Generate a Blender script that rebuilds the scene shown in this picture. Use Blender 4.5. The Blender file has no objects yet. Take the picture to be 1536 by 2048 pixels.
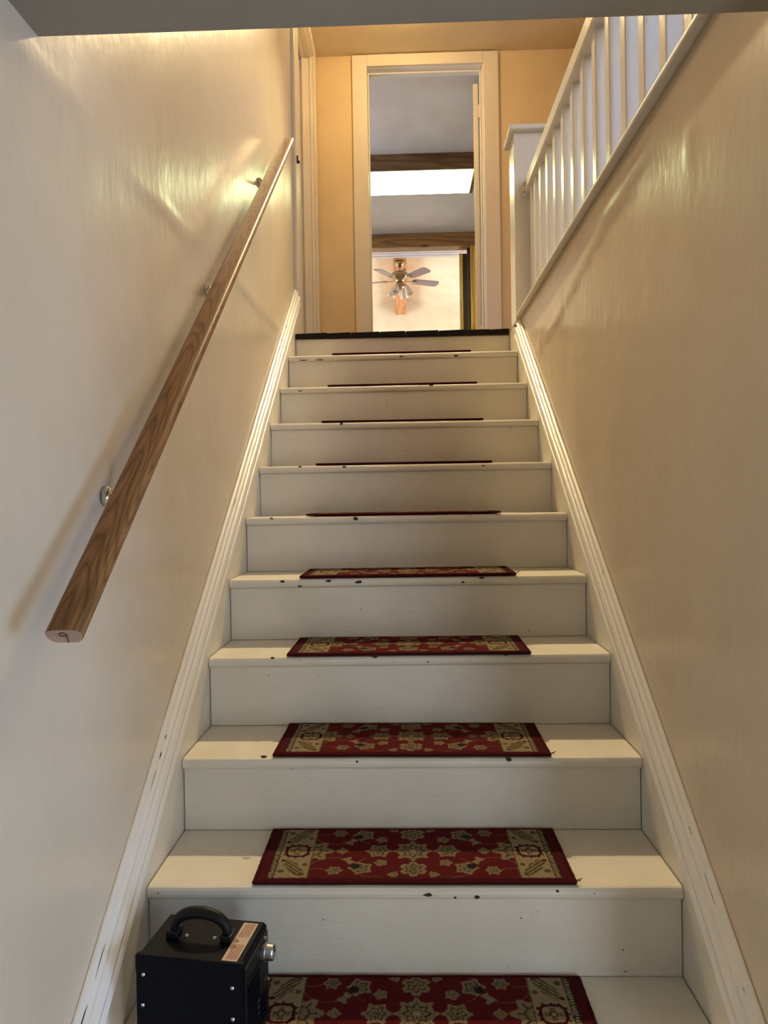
import bpy, math, random
import numpy as np
from mathutils import Vector, Matrix, noise

random.seed(7)
sc = bpy.context.scene
col = sc.collection
PI = math.pi

# ------------------------------------------------------------------ camera
CAM_Z = 1.533
yaw, pit, rol = 0.0276, -0.0125, -0.0160
cam_d = bpy.data.cameras.new('camera')
cam = bpy.data.objects.new('camera', cam_d)
col.objects.link(cam)
F = Vector((-math.sin(yaw) * math.cos(pit), math.cos(yaw) * math.cos(pit), math.sin(pit)))
R0 = Vector((math.cos(yaw), math.sin(yaw), 0))
U0 = R0.cross(F)
Rv = R0 * math.cos(rol) + U0 * math.sin(rol)
Uv = U0 * math.cos(rol) - R0 * math.sin(rol)
M = Matrix((Rv, Uv, -F)).transposed().to_4x4()
M.translation = Vector((0, 0, CAM_Z))
cam.matrix_world = M
cam_d.sensor_fit = 'VERTICAL'
cam_d.sensor_height = 24.0
cam_d.lens = 24.0 * 1420.0 / 2048.0
cam_d.clip_start = 0.02
sc.camera = cam

# ------------------------------------------------------------------ light levels
sc.view_settings.view_transform = 'Standard'
sc.view_settings.look = 'None'
sc.view_settings.gamma = 1.0
sc.view_settings.use_curve_mapping = False
sc.view_settings.exposure = 0.0
world = bpy.data.worlds.new('world')
sc.world = world
world.use_nodes = True
bg = world.node_tree.nodes['Background']
bg.inputs[0].default_value = (0.75, 0.85, 1.0, 1)
bg.inputs[1].default_value = 0.25

HALL_GLOBE = ((1.0, 0.69, 0.3), 80)       # warm bulb glass at the top of the stairs
HALL_SPOT = ((1, 0.78, 0.44), 375)      # unseen spot added beside it to light the flight (W)
TUBE_LIGHT = ((0.84, 1, 0.52), 12)       # fluorescent diffuser
WIN_UP = ((0.48, 0.66, 1.0), 9.5)           # upper hall window
WIN_SIDE = ((0.98, 0.96, 0.93), 3.8)         # hall window beside the balustrade
WIN_ROOM2 = ((0.7, 0.75, 1.0), 13)
WIN_ENTRY = ((0.38, 0.6, 1.0), 20)         # side window of the entry
WIN_ROOM3 = ((0.96, 0.96, 0.96), 8.2)
DOOR_GLASS = ((0.78, 0.88, 1.0), 9)      # entrance door below

# ------------------------------------------------------------------ materials
def newmat(name):
    m = bpy.data.materials.new(name)
    m.use_nodes = True
    nt = m.node_tree
    b = nt.nodes['Principled BSDF']
    return m, nt, b

def N(nt, t, **kw):
    n = nt.nodes.new(t)
    for k, v in kw.items():
        if k in ('operation', 'blend_type', 'data_type', 'wave_type', 'bands_direction', 'feature', 'layer_name', 'noise_dimensions', 'wave_profile'):
            setattr(n, k, v)
        else:
            n.inputs[k].default_value = v
    return n

def coords(nt, scale=(1, 1, 1), rot=(0, 0, 0)):
    tc = N(nt, 'ShaderNodeTexCoord')
    mp = N(nt, 'ShaderNodeMapping')
    mp.inputs['Scale'].default_value = scale
    mp.inputs['Rotation'].default_value = rot
    nt.links.new(tc.outputs['Object'], mp.inputs['Vector'])
    return mp.outputs['Vector']

def ramp(nt, fac, stops):
    r = N(nt, 'ShaderNodeValToRGB')
    cr = r.color_ramp
    while len(cr.elements) < len(stops):
        cr.elements.new(0.5)
    for e, (p, c) in zip(cr.elements, stops):
        e.position = p
        e.color = (*c, 1)
    nt.links.new(fac, r.inputs['Fac'])
    return r.outputs['Color']

def mixcol(nt, fac, a, b):
    m = N(nt, 'ShaderNodeMix', data_type='RGBA')
    for s, v in ((m.inputs[0], fac), (m.inputs[6], a), (m.inputs[7], b)):
        if hasattr(v, 'is_linked') or hasattr(v, 'links'):
            nt.links.new(v, s)
        else:
            s.default_value = v if isinstance(v, (int, float)) else (*v, 1)
    return m.outputs[2]

def plain(name, c, rough=0.5, metal=0.0, spec=0.5):
    m, nt, b = newmat(name)
    v = coords(nt)
    n = N(nt, 'ShaderNodeTexNoise', Scale=35.0, Detail=3.0)
    nt.links.new(v, n.inputs['Vector'])
    c2 = tuple(x * 0.86 for x in c)
    nt.links.new(ramp(nt, n.outputs['Fac'], [(0.35, c2), (0.65, c)]), b.inputs['Base Color'])
    b.inputs['Roughness'].default_value = rough
    b.inputs['Metallic'].default_value = metal
    b.inputs['Specular IOR Level'].default_value = spec
    return m

def paint(name, c, rough=0.4, speck=0.0, bump=0.15, bscale=60.0, stretch=(1, 1, 1), grime=0.10, spec=0.5, lowbump=0.0):
    """old brushed house paint: faint mottling, fine relief, a few specks where it has flaked"""
    m, nt, b = newmat(name)
    v = coords(nt)
    n1 = N(nt, 'ShaderNodeTexNoise', Scale=4.0, Detail=5.0, Roughness=0.6)
    nt.links.new(v, n1.inputs['Vector'])
    dk = tuple(x * (1 - grime) * (1.0, 0.985, 0.95)[i] for i, x in enumerate(c))
    cc = ramp(nt, n1.outputs['Fac'], [(0.3, dk), (0.62, c)])
    if speck:
        n2 = N(nt, 'ShaderNodeTexNoise', Scale=70.0, Detail=2.0, Roughness=0.5)
        nt.links.new(v, n2.inputs['Vector'])
        f = ramp(nt, n2.outputs['Fac'], [(0.755 - speck, (0, 0, 0)), (0.775 - speck, (1, 1, 1))])
        cc = mixcol(nt, f, cc, (0.10, 0.08, 0.065))
    nt.links.new(cc, b.inputs['Base Color'])
    b.inputs['Roughness'].default_value = rough
    b.inputs['Specular IOR Level'].default_value = spec
    v2 = coords(nt, stretch)
    n3 = N(nt, 'ShaderNodeTexNoise', Scale=bscale, Detail=4.0, Roughness=0.55)
    nt.links.new(v2, n3.inputs['Vector'])
    bp = N(nt, 'ShaderNodeBump', Strength=bump, Distance=0.004)
    nt.links.new(n3.outputs['Fac'], bp.inputs['Height'])
    nt.links.new(bp.outputs['Normal'], b.inputs['Normal'])
    return m

def wood(name, dark, light, grain=14.0, rough=0.42, axis='Y', knots=0.0, ring=6.0, squash=0.09):
    m, nt, b = newmat(name)
    s = {'X': (squash, 1, 1), 'Y': (1, squash, 1), 'Z': (1, 1, squash)}[axis]
    v = coords(nt, s)
    n1 = N(nt, 'ShaderNodeTexNoise', Scale=ring, Detail=2.0, Roughness=0.45, Distortion=0.6)
    nt.links.new(v, n1.inputs['Vector'])
    mu = N(nt, 'ShaderNodeMath', operation='MULTIPLY')
    mu.inputs[1].default_value = grain
    nt.links.new(n1.outputs['Fac'], mu.inputs[0])
    fr = N(nt, 'ShaderNodeMath', operation='PINGPONG')
    fr.inputs[1].default_value = 0.5
    nt.links.new(mu.outputs[0], fr.inputs[0])
    mid = tuple((a + b_) / 2 for a, b_ in zip(dark, light))
    c1 = ramp(nt, fr.outputs[0], [(0.02, dark), (0.16, mid), (0.42, light)])
    s2 = {'X': (0.03, 1, 1), 'Y': (1, 0.03, 1), 'Z': (1, 1, 0.03)}[axis]
    v2 = coords(nt, s2)
    n2 = N(nt, 'ShaderNodeTexNoise', Scale=260.0, Detail=2.0)
    nt.links.new(v2, n2.inputs['Vector'])
    f = ramp(nt, n2.outputs['Fac'], [(0.42, (0.35, 0.35, 0.35)), (0.6, (0, 0, 0))])
    c2 = mixcol(nt, f, c1, tuple(x * 0.55 for x in dark))
    if knots > 0:
        vk = coords(nt, {'X': (0.5, 1, 1), 'Y': (1, 0.5, 1), 'Z': (1, 1, 0.5)}[axis])
        vo = N(nt, 'ShaderNodeTexVoronoi', Scale=knots)
        nt.links.new(vk, vo.inputs['Vector'])
        fk = ramp(nt, vo.outputs['Distance'], [(0.10, (1, 1, 1)), (0.17, (0, 0, 0))])
        c2 = mixcol(nt, fk, c2, (0.10, 0.030, 0.008))
    nt.links.new(c2, b.inputs['Base Color'])
    b.inputs['Roughness'].default_value = rough
    bp = N(nt, 'ShaderNodeBump', Strength=0.12, Distance=0.002)
    nt.links.new(n2.outputs['Fac'], bp.inputs['Height'])
    nt.links.new(bp.outputs['Normal'], b.inputs['Normal'])
    return m

def glow(name, c, strength):
    m, nt, b = newmat(name)
    b.inputs['Base Color'].default_value = (0.8, 0.8, 0.78, 1)
    v = coords(nt)
    n = N(nt, 'ShaderNodeTexNoise', Scale=3.0, Detail=2.0)
    nt.links.new(v, n.inputs['Vector'])
    nt.links.new(ramp(nt, n.outputs['Fac'], [(0.3, tuple(x * 0.94 for x in c)), (0.7, c)]), b.inputs['Emission Color'])
    b.inputs['Emission Strength'].default_value = strength
    return m

WALL = paint('wall_paint', (0.68, 0.575, 0.435), rough=0.26, bump=0.30, bscale=38.0, stretch=(1, 1, 0.45), grime=0.06)
HALLWALL = paint('hall_wall_paint', (0.78, 0.60, 0.34), rough=0.5, bump=0.10, bscale=40.0)
HALLCEIL = paint('hall_ceiling_paint', (0.70, 0.58, 0.40), rough=0.5, bump=0.10, bscale=30.0)
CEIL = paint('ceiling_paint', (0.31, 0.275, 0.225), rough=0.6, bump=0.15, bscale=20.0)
ROOMCEIL = paint('room_ceiling_paint', (0.60, 0.58, 0.58), rough=0.45, bump=0.2, bscale=12.0)
STAIR = paint('stair_paint', (0.78, 0.735, 0.64), rough=0.42, speck=-0.012, bump=0.45, bscale=34.0, stretch=(0.35, 1, 1), grime=0.10)
TRIM = paint('trim_paint', (0.77, 0.735, 0.68), rough=0.36, speck=0.0, bump=0.35, bscale=45.0, stretch=(1, 0.4, 0.6), grime=0.05)
CASING = paint('casing_paint', (0.80, 0.72, 0.58), rough=0.32, bump=0.3, bscale=40.0, stretch=(1, 1, 0.3), grime=0.05)
GLOSSW = paint('gloss_white_paint', (0.74, 0.73, 0.72), rough=0.22, bump=0.35, bscale=60.0, stretch=(1, 1, 0.3), grime=0.04)
CREAM = paint('bright_cream_paint', (0.87, 0.78, 0.61), rough=0.6, bump=0.08)
BEIGEF = paint('beige_floor', (0.40, 0.30, 0.20), rough=0.5)
def oak_mat(name, dark, light):
    """flat-sawn oak: nested arches along the local y axis"""
    m, nt, b = newmat(name)
    tc = N(nt, 'ShaderNodeTexCoord')
    sx = N(nt, 'ShaderNodeSeparateXYZ')
    nt.links.new(tc.outputs['Object'], sx.inputs[0])
    v = coords(nt, (1, 0.16, 1))
    n1 = N(nt, 'ShaderNodeTexNoise', Scale=16.0, Detail=2.0, Roughness=0.5)
    nt.links.new(v, n1.inputs['Vector'])
    def mth(op, a, b_):
        k = N(nt, 'ShaderNodeMath', operation=op)
        for i, q in enumerate((a, b_)):
            if isinstance(q, (int, float)): k.inputs[i].default_value = q
            else: nt.links.new(q, k.inputs[i])
        return k.outputs[0]
    xo = mth('ADD', sx.outputs[0], 0.004)
    val = mth('ADD', mth('MULTIPLY', mth('MULTIPLY', xo, xo), 3400.0), mth('MULTIPLY', sx.outputs[1], 9.0))
    val = mth('ADD', val, mth('MULTIPLY', n1.outputs['Fac'], 6.5))
    val = mth('ADD', val, mth('MULTIPLY', sx.outputs[2], 60.0))
    fr = mth('PINGPONG', val, 0.5)
    mid = tuple((p * .45 + q * .55) for p, q in zip(dark, light))
    c1 = ramp(nt, fr, [(0.03, dark), (0.14, mid), (0.40, light)])
    v2 = coords(nt, (1, 0.025, 1))
    n2 = N(nt, 'ShaderNodeTexNoise', Scale=420.0, Detail=2.0)
    nt.links.new(v2, n2.inputs['Vector'])
    f = ramp(nt, n2.outputs['Fac'], [(0.40, (0.5, 0.5, 0.5)), (0.58, (0, 0, 0))])
    nt.links.new(mixcol(nt, f, c1, tuple(x * 0.5 for x in dark)), b.inputs['Base Color'])
    b.inputs['Roughness'].default_value = 0.42
    b.inputs['Specular IOR Level'].default_value = 0.22
    return m
OAK = oak_mat('oak', (0.165, 0.072, 0.024), (0.31, 0.150, 0.056))
OAKEND = plain('oak_end_grain', (0.42, 0.29, 0.20), 0.6)
PINE = wood('knotty_pine', (0.38, 0.17, 0.02), (0.72, 0.42, 0.06), grain=7.0, axis='Z', knots=4.0, rough=0.35)
PINEX = wood('knotty_pine_header', (0.16, 0.075, 0.02), (0.32, 0.16, 0.045), grain=7.0, axis='X', knots=5.0, rough=0.35)
PINEY = wood('pine_beam', (0.45, 0.17, 0.055), (0.78, 0.34, 0.13), grain=6.0, axis='Y', knots=4.0, rough=0.4)
BROWNW = wood('brown_frame_wood', (0.10, 0.052, 0.02), (0.22, 0.125, 0.05), grain=7.0, axis='X', rough=0.4)
DARKBROWN = plain('dark_brown', (0.030, 0.016, 0.012), 0.35)
WPLANK = paint('white_plank_paint', (0.66, 0.64, 0.74), rough=0.35)
BLACKEDGE = paint('worn_black_floor_edge', (0.010, 0.007, 0.006), rough=0.6, spec=0.2, bump=0.6, bscale=40)
CHIP = plain('bare_chip_and_line', (0.035, 0.024, 0.018), 0.8)
BLACKM = plain('black_powder_coat', (0.0016, 0.0022, 0.0055), 0.45, spec=0.10)
BLACKP = plain('black_plastic', (0.005, 0.005, 0.005), 0.5, spec=0.25)
CHROME = plain('chrome', (0.72, 0.68, 0.62), 0.16, 1.0)
STEEL = plain('brushed_steel', (0.55, 0.55, 0.56), 0.30, 1.0)
BRASS = plain('antique_brass', (0.42, 0.32, 0.20), 0.28, 1.0)
BLADE = plain('fan_blade', (0.30, 0.22, 0.24), 0.28)
GLASSW = plain('frosted_shade', (0.80, 0.74, 0.64), 0.25)
STICK = plain('tan_sticker', (0.62, 0.44, 0.34), 0.55)
INK = plain('brown_ink', (0.23, 0.08, 0.05), 0.7)
PEN = plain('black_pen', (0.02, 0.015, 0.015), 0.6)
REDBIND = plain('red_binding', (0.060, 0.0060, 0.008), 0.95, spec=0.1)

# ------------------------------------------------------------------ mesh helpers
class MB:
    def __init__(s):
        s.v, s.f = [], []
    def add(s, vs, fs):
        o = len(s.v)
        s.v += [tuple(p) for p in vs]
        s.f += [tuple(i + o for i in f) for f in fs]
        return s
    def box(s, x0, x1, y0, y1, z0, z1):
        return s.add([(x0, y0, z0), (x1, y0, z0), (x1, y1, z0), (x0, y1, z0), (x0, y0, z1), (x1, y0, z1), (x1, y1, z1), (x0, y1, z1)],
                     [(0, 3, 2, 1), (4, 5, 6, 7), (0, 1, 5, 4), (1, 2, 6, 5), (2, 3, 7, 6), (3, 0, 4, 7)])
    def hexa(s, p):
        return s.add(p, [(0, 3, 2, 1), (4, 5, 6, 7), (0, 1, 5, 4), (1, 2, 6, 5), (2, 3, 7, 6), (3, 0, 4, 7)])
    def loft(s, secs, caps=True):
        """list of closed sections (same length)"""
        n = len(secs[0]); vs = [p for q in secs for p in q]; fs = []
        for k in range(len(secs) - 1):
            for i in range(n):
                j = (i + 1) % n
                fs.append((k * n + i, k * n + j, (k + 1) * n + j, (k + 1) * n + i))
        if caps:
            fs.append(tuple(range(n))[::-1])
            fs.append(tuple((len(secs) - 1) * n + i for i in range(n)))
        return s.add(vs, fs)
    def tube(s, pts, r, n=8, caps=True):
        pts = [Vector(p) for p in pts]
        secs = []
        up = None
        for i, p in enumerate(pts):
            t = (pts[min(i + 1, len(pts) - 1)] - pts[max(i - 1, 0)]).normalized()
            if up is None:
                up = Vector((0, 0, 1)) if abs(t.z) < 0.9 else Vector((1, 0, 0))
            a = t.cross(up).normalized(); b = a.cross(t).normalized(); up = b
            rr = r[i] if isinstance(r, (list, tuple)) else r
            secs.append([p + (a * math.cos(q * 2 * PI / n) + b * math.sin(q * 2 * PI / n)) * rr for q in range(n)])
        return s.loft(secs, caps)
    def lathe(s, prof, c=(0, 0, 0), n=20, axis='Z'):
        """prof: list of (radius, height)"""
        secs = []
        for r, h in prof:
            ring = []
            for q in range(n):
                a, b = r * math.cos(q * 2 * PI / n), r * math.sin(q * 2 * PI / n)
                p = {'Z': (a, b, h), 'X': (h, a, b), 'Y': (b, h, a)}[axis]
                ring.append((c[0] + p[0], c[1] + p[1], c[2] + p[2]))
            secs.append(ring)
        return s.loft(secs)
    def obj(s, name, m, parent=None, smooth=False, bevel=0.0, seg=2, kind=None, loc=None):
        me = bpy.data.meshes.new(name)
        me.from_pydata(s.v, [], s.f)
        me.update()
        o = bpy.data.objects.new(name, me)
        col.objects.link(o)
        me.materials.append(m)
        if smooth:
            me.polygons.foreach_set('use_smooth', [True] * len(me.polygons))
        if bevel:
            b = o.modifiers.new('bevel', 'BEVEL'); b.width = bevel; b.segments = seg
            b.limit_method = 'ANGLE'; b.angle_limit = 0.7
        if parent: o.parent = parent
        if kind: o['kind'] = kind
        if loc: o.location = loc
        return o

def empty(name, loc, label=None, cat=None, group=None, kind=None, rot=(0, 0, 0)):
    o = bpy.data.objects.new(name, None)
    o.empty_display_size = 0.1
    col.objects.link(o)
    o.location = loc; o.rotation_euler = rot
    if label: o['label'] = label
    if cat: o['category'] = cat
    if group: o['group'] = group
    if kind: o['kind'] = kind
    return o

def tag(o, label, cat, group=None):
    o['label'] = label; o['category'] = cat
    if group: o['group'] = group
    return o

def B(*a):
    return MB().box(*a)

def structure(name, mb, m, **kw):
    return mb.obj(name, m, kind='structure', **kw)

# ------------------------------------------------------------------ key dimensions
XL, XR = -0.543, 0.555          # inner faces of the two stringers
WL, WR = -0.565, 0.575          # wall planes
RUN, RISE = 0.2452, 0.1863
NOSE, TH = 0.013, 0.027
def Yk(k): return 1.4362 + (k - 2) * RUN
adj = {10: (.010, .014), 9: (.005, .007), 8: (.004, .002), 7: (.001, .001), 6: (0, 0), 5: (-.001, .001), 4: (-.003, -.001),
       3: (-.006, -.008), 2: (.004, .002)}
def Zk(k, side=0.5):
    a, b = adj.get(k, (0, 0))
    return (k + 2) * RISE + a + (b - a) * side
LAND = 2.410                     # landing floor
HCEIL = 4.62
YFAR = 4.93
YHEAD, ZHEAD = 1.13, 2.286

# ------------------------------------------------------------------ room shell
def wall_relief(y, z, seed, crease):
    n = noise.noise(Vector((y * 1.1, z * 0.8, seed))) * 0.0040
    n += noise.noise(Vector((y * 3.6, z * 1.1, seed + 3.1))) * 0.0034
    n += noise.noise(Vector((y * 10.0, z * 2.0, seed + 7.7))) * 0.0011
    zc = crease(y)
    d = z - zc
    # an old plaster seam: a lip along it, the sheet below leaning back a little
    n += 0.0050 * math.exp(-(d / 0.012) ** 2) * (0.6 + 0.9 * noise.noise(Vector((y * 2.5, 1.3, seed))))
    if d < 0:
        n -= 0.0045 * (1 - math.exp(d / 0.03)) * math.exp(d / 0.5)
    for (cy, cz, r, h) in dents.get(seed, ()):
        q = ((y - cy) / r) ** 2 + ((z - cz) / (r * 2.2)) ** 2
        if q < 9: n += h * math.exp(-q)
    n = min(n - 0.0065, 0.0)
    # flat where the staircase mouldings are nailed on
    t = (z - (0.749 + (y - 1.436) * 0.7598) - 0.12) / 0.10
    return n * max(0.0, min(1.0, t))

dents = {2.0: [(1.68, 2.44, .012, -.004), (1.25, 2.27, .015, .004), (1.24, 1.96, .012, .002), (1.21, 2.20, .02, .003)],
         5.0: [(3.0, 2.20, .012, .006), (2.55, 2.23, .014, -.005), (2.02, 2.05, .012, .003), (1.75, 2.03, .012, -.003), (1.45, 2.25, .02, .005)]}

def wall_sheet(name, X, sgn, y0, y1, z0, z1, seed, crease, thick, step=0.022):
    ny, nz = int((y1 - y0) / step), int((z1 - z0) / step)
    mb = MB()
    vs = []
    for j in range(nz + 1):
        z = z0 + (z1 - z0) * j / nz
        for i in range(ny + 1):
            y = y0 + (y1 - y0) * i / ny
            e = min(1, (y - y0) / .05, (y1 - y) / .05, (z1 - z) / .03)
            vs.append((X + sgn * wall_relief(y, z, seed, crease) * max(e, 0), y, z))
    fs = []
    for j in range(nz):
        for i in range(ny):
            a = j * (ny + 1) + i
            q = (a, a + 1, a + ny + 2, a + ny + 1)
            fs.append(q if sgn > 0 else q[::-1])
    n0 = len(vs)
    xb = X - sgn * thick
    # back and rim
    vs += [(xb, y0, z0), (xb, y1, z0), (xb, y1, z1), (xb, y0, z1)]
    bot = [i for i in range(ny + 1)]
    top = [nz * (ny + 1) + i for i in range(ny + 1)]
    lef = [j * (ny + 1) for j in range(nz + 1)]
    rig = [j * (ny + 1) + ny for j in range(nz + 1)]
    extra = [(n0, n0 + 3, n0 + 2, n0 + 1), tuple(bot[::-1]) + (n0, n0 + 1), tuple(top) + (n0 + 2, n0 + 3),
             tuple(lef) + (n0 + 3, n0), tuple(rig[::-1]) + (n0 + 1, n0 + 2)]
    fs += [f if sgn > 0 else f[::-1] for f in extra]
    mb.add(vs, fs)
    return structure(name, mb, WALL, smooth=False)

def smooth_big(o):
    me = o.data
    me.polygons.foreach_set('use_smooth', [len(p.vertices) == 4 and p.area < 0.002 for p in me.polygons])

wl = wall_sheet('wall_left', WL, 1, -1.6, 3.800, 0.0, HCEIL, 2.0, lambda y: 2.235 + 0.055 * (y - 1.1) + 0.01 * math.sin(y * 3), 0.12)
smooth_big(wl)
wr = wall_sheet('wall_right', WR, -1, 0.95, 3.60, 0.0, 2.412, 5.0, lambda y: 2.42 - 0.125 * (y - 1.1) + 0.012 * math.sin(y * 4), 0.125)
smooth_big(wr)

structure('floor', B(WL - .1, 2.4, -1.6, 0.60, -0.05, 0.0), BEIGEF)
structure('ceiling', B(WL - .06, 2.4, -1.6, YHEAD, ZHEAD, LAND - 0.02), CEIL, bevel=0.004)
structure('wall_entry_right', B(2.3, 2.4, -1.6, 0.95, 0, ZHEAD), WALL)

structure('wall_under_stairs', B(WR + .125, 2.4, 0.95, 1.05, 0, ZHEAD), WALL)
# wall behind the camera with a glazed entrance door on its right
mb = MB().box(WL - .12, 1.15, -1.7, -1.6, 0, ZHEAD).box(2.15, 2.4, -1.7, -1.6, 0, ZHEAD).box(1.15, 2.15, -1.7, -1.6, 2.05, ZHEAD)
structure('wall_entry_back', mb, WALL)
door3 = empty('door_3', (1.65, -1.62, 0), kind='structure')
MB().box(-.50, -.36, -.04, .02, 0, 2.05).box(.36, .50, -.04, .02, 0, 2.05).box(-.36, .36, -.04, .02, 1.92, 2.05).box(-.36, .36, -.04, .02, 0, .25).obj('door_frame', CASING, door3, bevel=.006)
B(-.36, .36, -.02, -.01, .25, 1.92).obj('glass_pane', glow('daylit_glass', *DOOR_GLASS), door3)
# upper hall
structure('floor.001', MB().box(WR + .125, 2.0, 0.2, 3.60, LAND - .03, LAND).box(WL, WR + .125, 0.2, YHEAD, LAND - .02, LAND), BEIGEF)
landing = structure('floor.002', B(WL - .16, 2.0, 3.66, YFAR, LAND - .028, LAND - .001), BEIGEF)
x = XL + .002
for w in (.165, .12, .15, .13, .17, .14, .12, .101):
    x1 = min(x + w, XR - .002)
    j = random.uniform(-.004, .003)
    sl = random.uniform(-.002, .001)
    MB().hexa([(x, 3.640 + j, LAND - .026), (x1 - .002, 3.640 + j, LAND - .025), (x1 - .002, 3.75, LAND - .026), (x, 3.75, LAND - .026),
               (x, 3.641 + j, LAND + sl), (x1 - .002, 3.641 + j, LAND - sl * .5 + .001), (x1 - .002, 3.75, LAND), (x, 3.75, LAND)]).obj('floor_board', BLACKEDGE, landing, bevel=.002)
    x = x1
structure('ceiling.001', B(WL - .16, 1.65, 0.1, YFAR + .12, HCEIL, HCEIL + .1), HALLCEIL)
structure('wall_hall_right', B(1.55, 1.65, 0.1, YFAR, LAND - .1, HCEIL), HALLWALL)
# far hall wall with the doorway, joined round the opening
DXL, DXR, DZ = -0.205, 0.583, 4.535
structure('wall_far', MB().box(WL - .2, DXL - .02, YFAR, YFAR + .12, LAND - .05, HCEIL).box(DXR + .02, 2.1, YFAR, YFAR + .12, LAND - .05, HCEIL).box(DXL - .02, DXR + .02, YFAR, YFAR + .12, DZ + .02, HCEIL), HALLWALL)
# upper front wall with its window
wx0, wx1, wz0, wz1 = 1.03, 1.40, 2.85, 4.25
structure('wall_hall_front', MB().box(WL, wx0, .1, .2, LAND, HCEIL).box(wx1, 2.0, .1, .2, LAND, HCEIL).box(wx0, wx1, .1, .2, LAND, wz0).box(wx0, wx1, .1, .2, wz1, HCEIL), HALLWALL)
def window(name, loc, rotz, w, h, emis):
    o = empty(name, loc, kind='structure', rot=(0, 0, rotz))
    f = .05
    MB().box(-w / 2, -w / 2 + f, -.03, .03, 0, h).box(w / 2 - f, w / 2, -.03, .03, 0, h).box(-w / 2 + f, w / 2 - f, -.03, .03, 0, f).box(-w / 2 + f, w / 2 - f, -.03, .03, h - f, h).box(-w / 2 + f, w / 2 - f, -.02, .02, h / 2 - .02, h / 2 + .02).obj('window_frame', GLOSSW, o, bevel=.004)
    g = glow(name + '_daylight', *emis)
    B(-w / 2 + f, w / 2 - f, -.006, 0, f, h / 2 - .02).obj('window_pane', g, o)
    B(-w / 2 + f, w / 2 - f, -.006, 0, h / 2 + .02, h - f).obj('window_pane', g, o)
    return o
window('window_5', (2.28, .15, .50), PI / 2, .8, 1.0, WIN_ENTRY)
window('window_6', (1.53, 1.9, 3.15), PI / 2, 1.25, 1.3, WIN_SIDE)
window('window_1', ((wx0 + wx1) / 2, .15, wz0), 0, wx1 - wx0, wz1 - wz0, WIN_UP)

# ---- left doorway of the landing (door_2)
structure('wall_landing_left', MB().box(WL - .12, WL, 3.975, 4.80, 4.55, HCEIL).box(WL - .12, WL, 4.80, YFAR, LAND, HCEIL), HALLWALL)
d2 = empty('door_2', (WL, 4.38, LAND), kind='structure')
def off(mb, dx, dy, dz):
    mb.v = [(a + dx, b + dy, c + dz) for a, b, c in mb.v]; return mb
def d2part(name, m, bev, *boxes):
    mb = MB()
    for b in boxes: mb.box(*b)
    return off(mb, -WL, -4.38, -LAND).obj(name, m, d2, bevel=bev)
d2part('casing', CASING, .004, (WL - .12, WL + .019, 3.812, 3.965, LAND, HCEIL))
d2part('casing', CASING, .003, (WL, WL + .013, 4.80, 4.915, LAND, HCEIL))
d2part('casing', CASING, .003, (WL, WL + .013, 3.966, 4.80, 4.548, HCEIL - .002))
d2part('jamb', CASING, .002, (WL - .14, WL, 4.795, 4.81, LAND, 4.552))
d2part('jamb', CASING, .002, (WL - .14, WL, 3.966, 4.795, 4.538, 4.552))
d2part('door_stop', CASING, .003, (WL - .075, WL - .055, 4.783, 4.795, LAND, 4.538), (WL - .075, WL - .055, 3.97, 4.783, 4.526, 4.538))
d2part('door_stop', CASING, .002, (WL - .022, WL - .014, 4.790, 4.795, LAND, 4.538), (WL - .022, WL - .014, 3.97, 4.79, 4.533, 4.538))
d2part('door_leaf', CASING, .002, (WL - .125, WL - .09, 3.97, 4.782, LAND + .01, 4.525))
d2part('latch_hook', PEN, .002, (WL + .019, WL + .026, 3.835, 3.850, 3.375, 3.415), (WL + .026, WL + .034, 3.837, 3.848, 3.375, 3.388))

# ---- far doorway (door_1): casings, jamb with stops, open leaf
d1 = empty('door_1', ((DXL + DXR) / 2, YFAR, LAND), kind='structure')
def d1part(name, m, bev, *boxes):
    mb = MB()
    for b in boxes: mb.box(*b)
    return off(mb, -(DXL + DXR) / 2, -YFAR, -LAND).obj(name, m, d1, bevel=bev)
d1part('casing', CASING, .004, (-.308, DXL, YFAR - .022, YFAR - .001, LAND, HCEIL - .008))
d1part('casing', CASING, .004, (DXR + .008, .694, YFAR - .022, YFAR - .001, LAND, HCEIL - .008))
d1part('casing', CASING, .004, (DXL, DXR + .008, YFAR - .022, YFAR - .001, DZ, HCEIL - .007))
d1part('jamb', CASING, .002, (DXL - .018, DXL - .001, YFAR, YFAR + .12, LAND, DZ))
d1part('jamb', CASING, .002, (DXR + .002, DXR + .018, YFAR, YFAR + .12, LAND, DZ))
d1part('jamb', GLOSSW, .002, (DXL, DXR, YFAR, YFAR + .12, DZ - .003, DZ + .015))
d1part('door_stop', CASING, .003, (DXL, DXL + .011, YFAR + .05, YFAR + .075, LAND, DZ - .003), (DXR - .011, DXR + .002, YFAR + .05, YFAR + .075, LAND, DZ - .003))
d1part('door_stop', GLOSSW, .003, (DXL + .011, DXR - .011, YFAR + .05, YFAR + .075, DZ - .016, DZ - .003))
leaf = B(-.036, 0, 0, .74, .03, 2.075).obj('door_leaf', CASING, d1, bevel=.003)
leaf.location = (.571 - (DXL + DXR) / 2, .135, 0); leaf.rotation_euler = (0, 0, math.radians(-11))
for hz in (.28, 1.83):
    MB().lathe([(.006, 0), (.006, .09)], (.005, -.005, hz), 8).obj('hinge', CASING, leaf)

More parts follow.
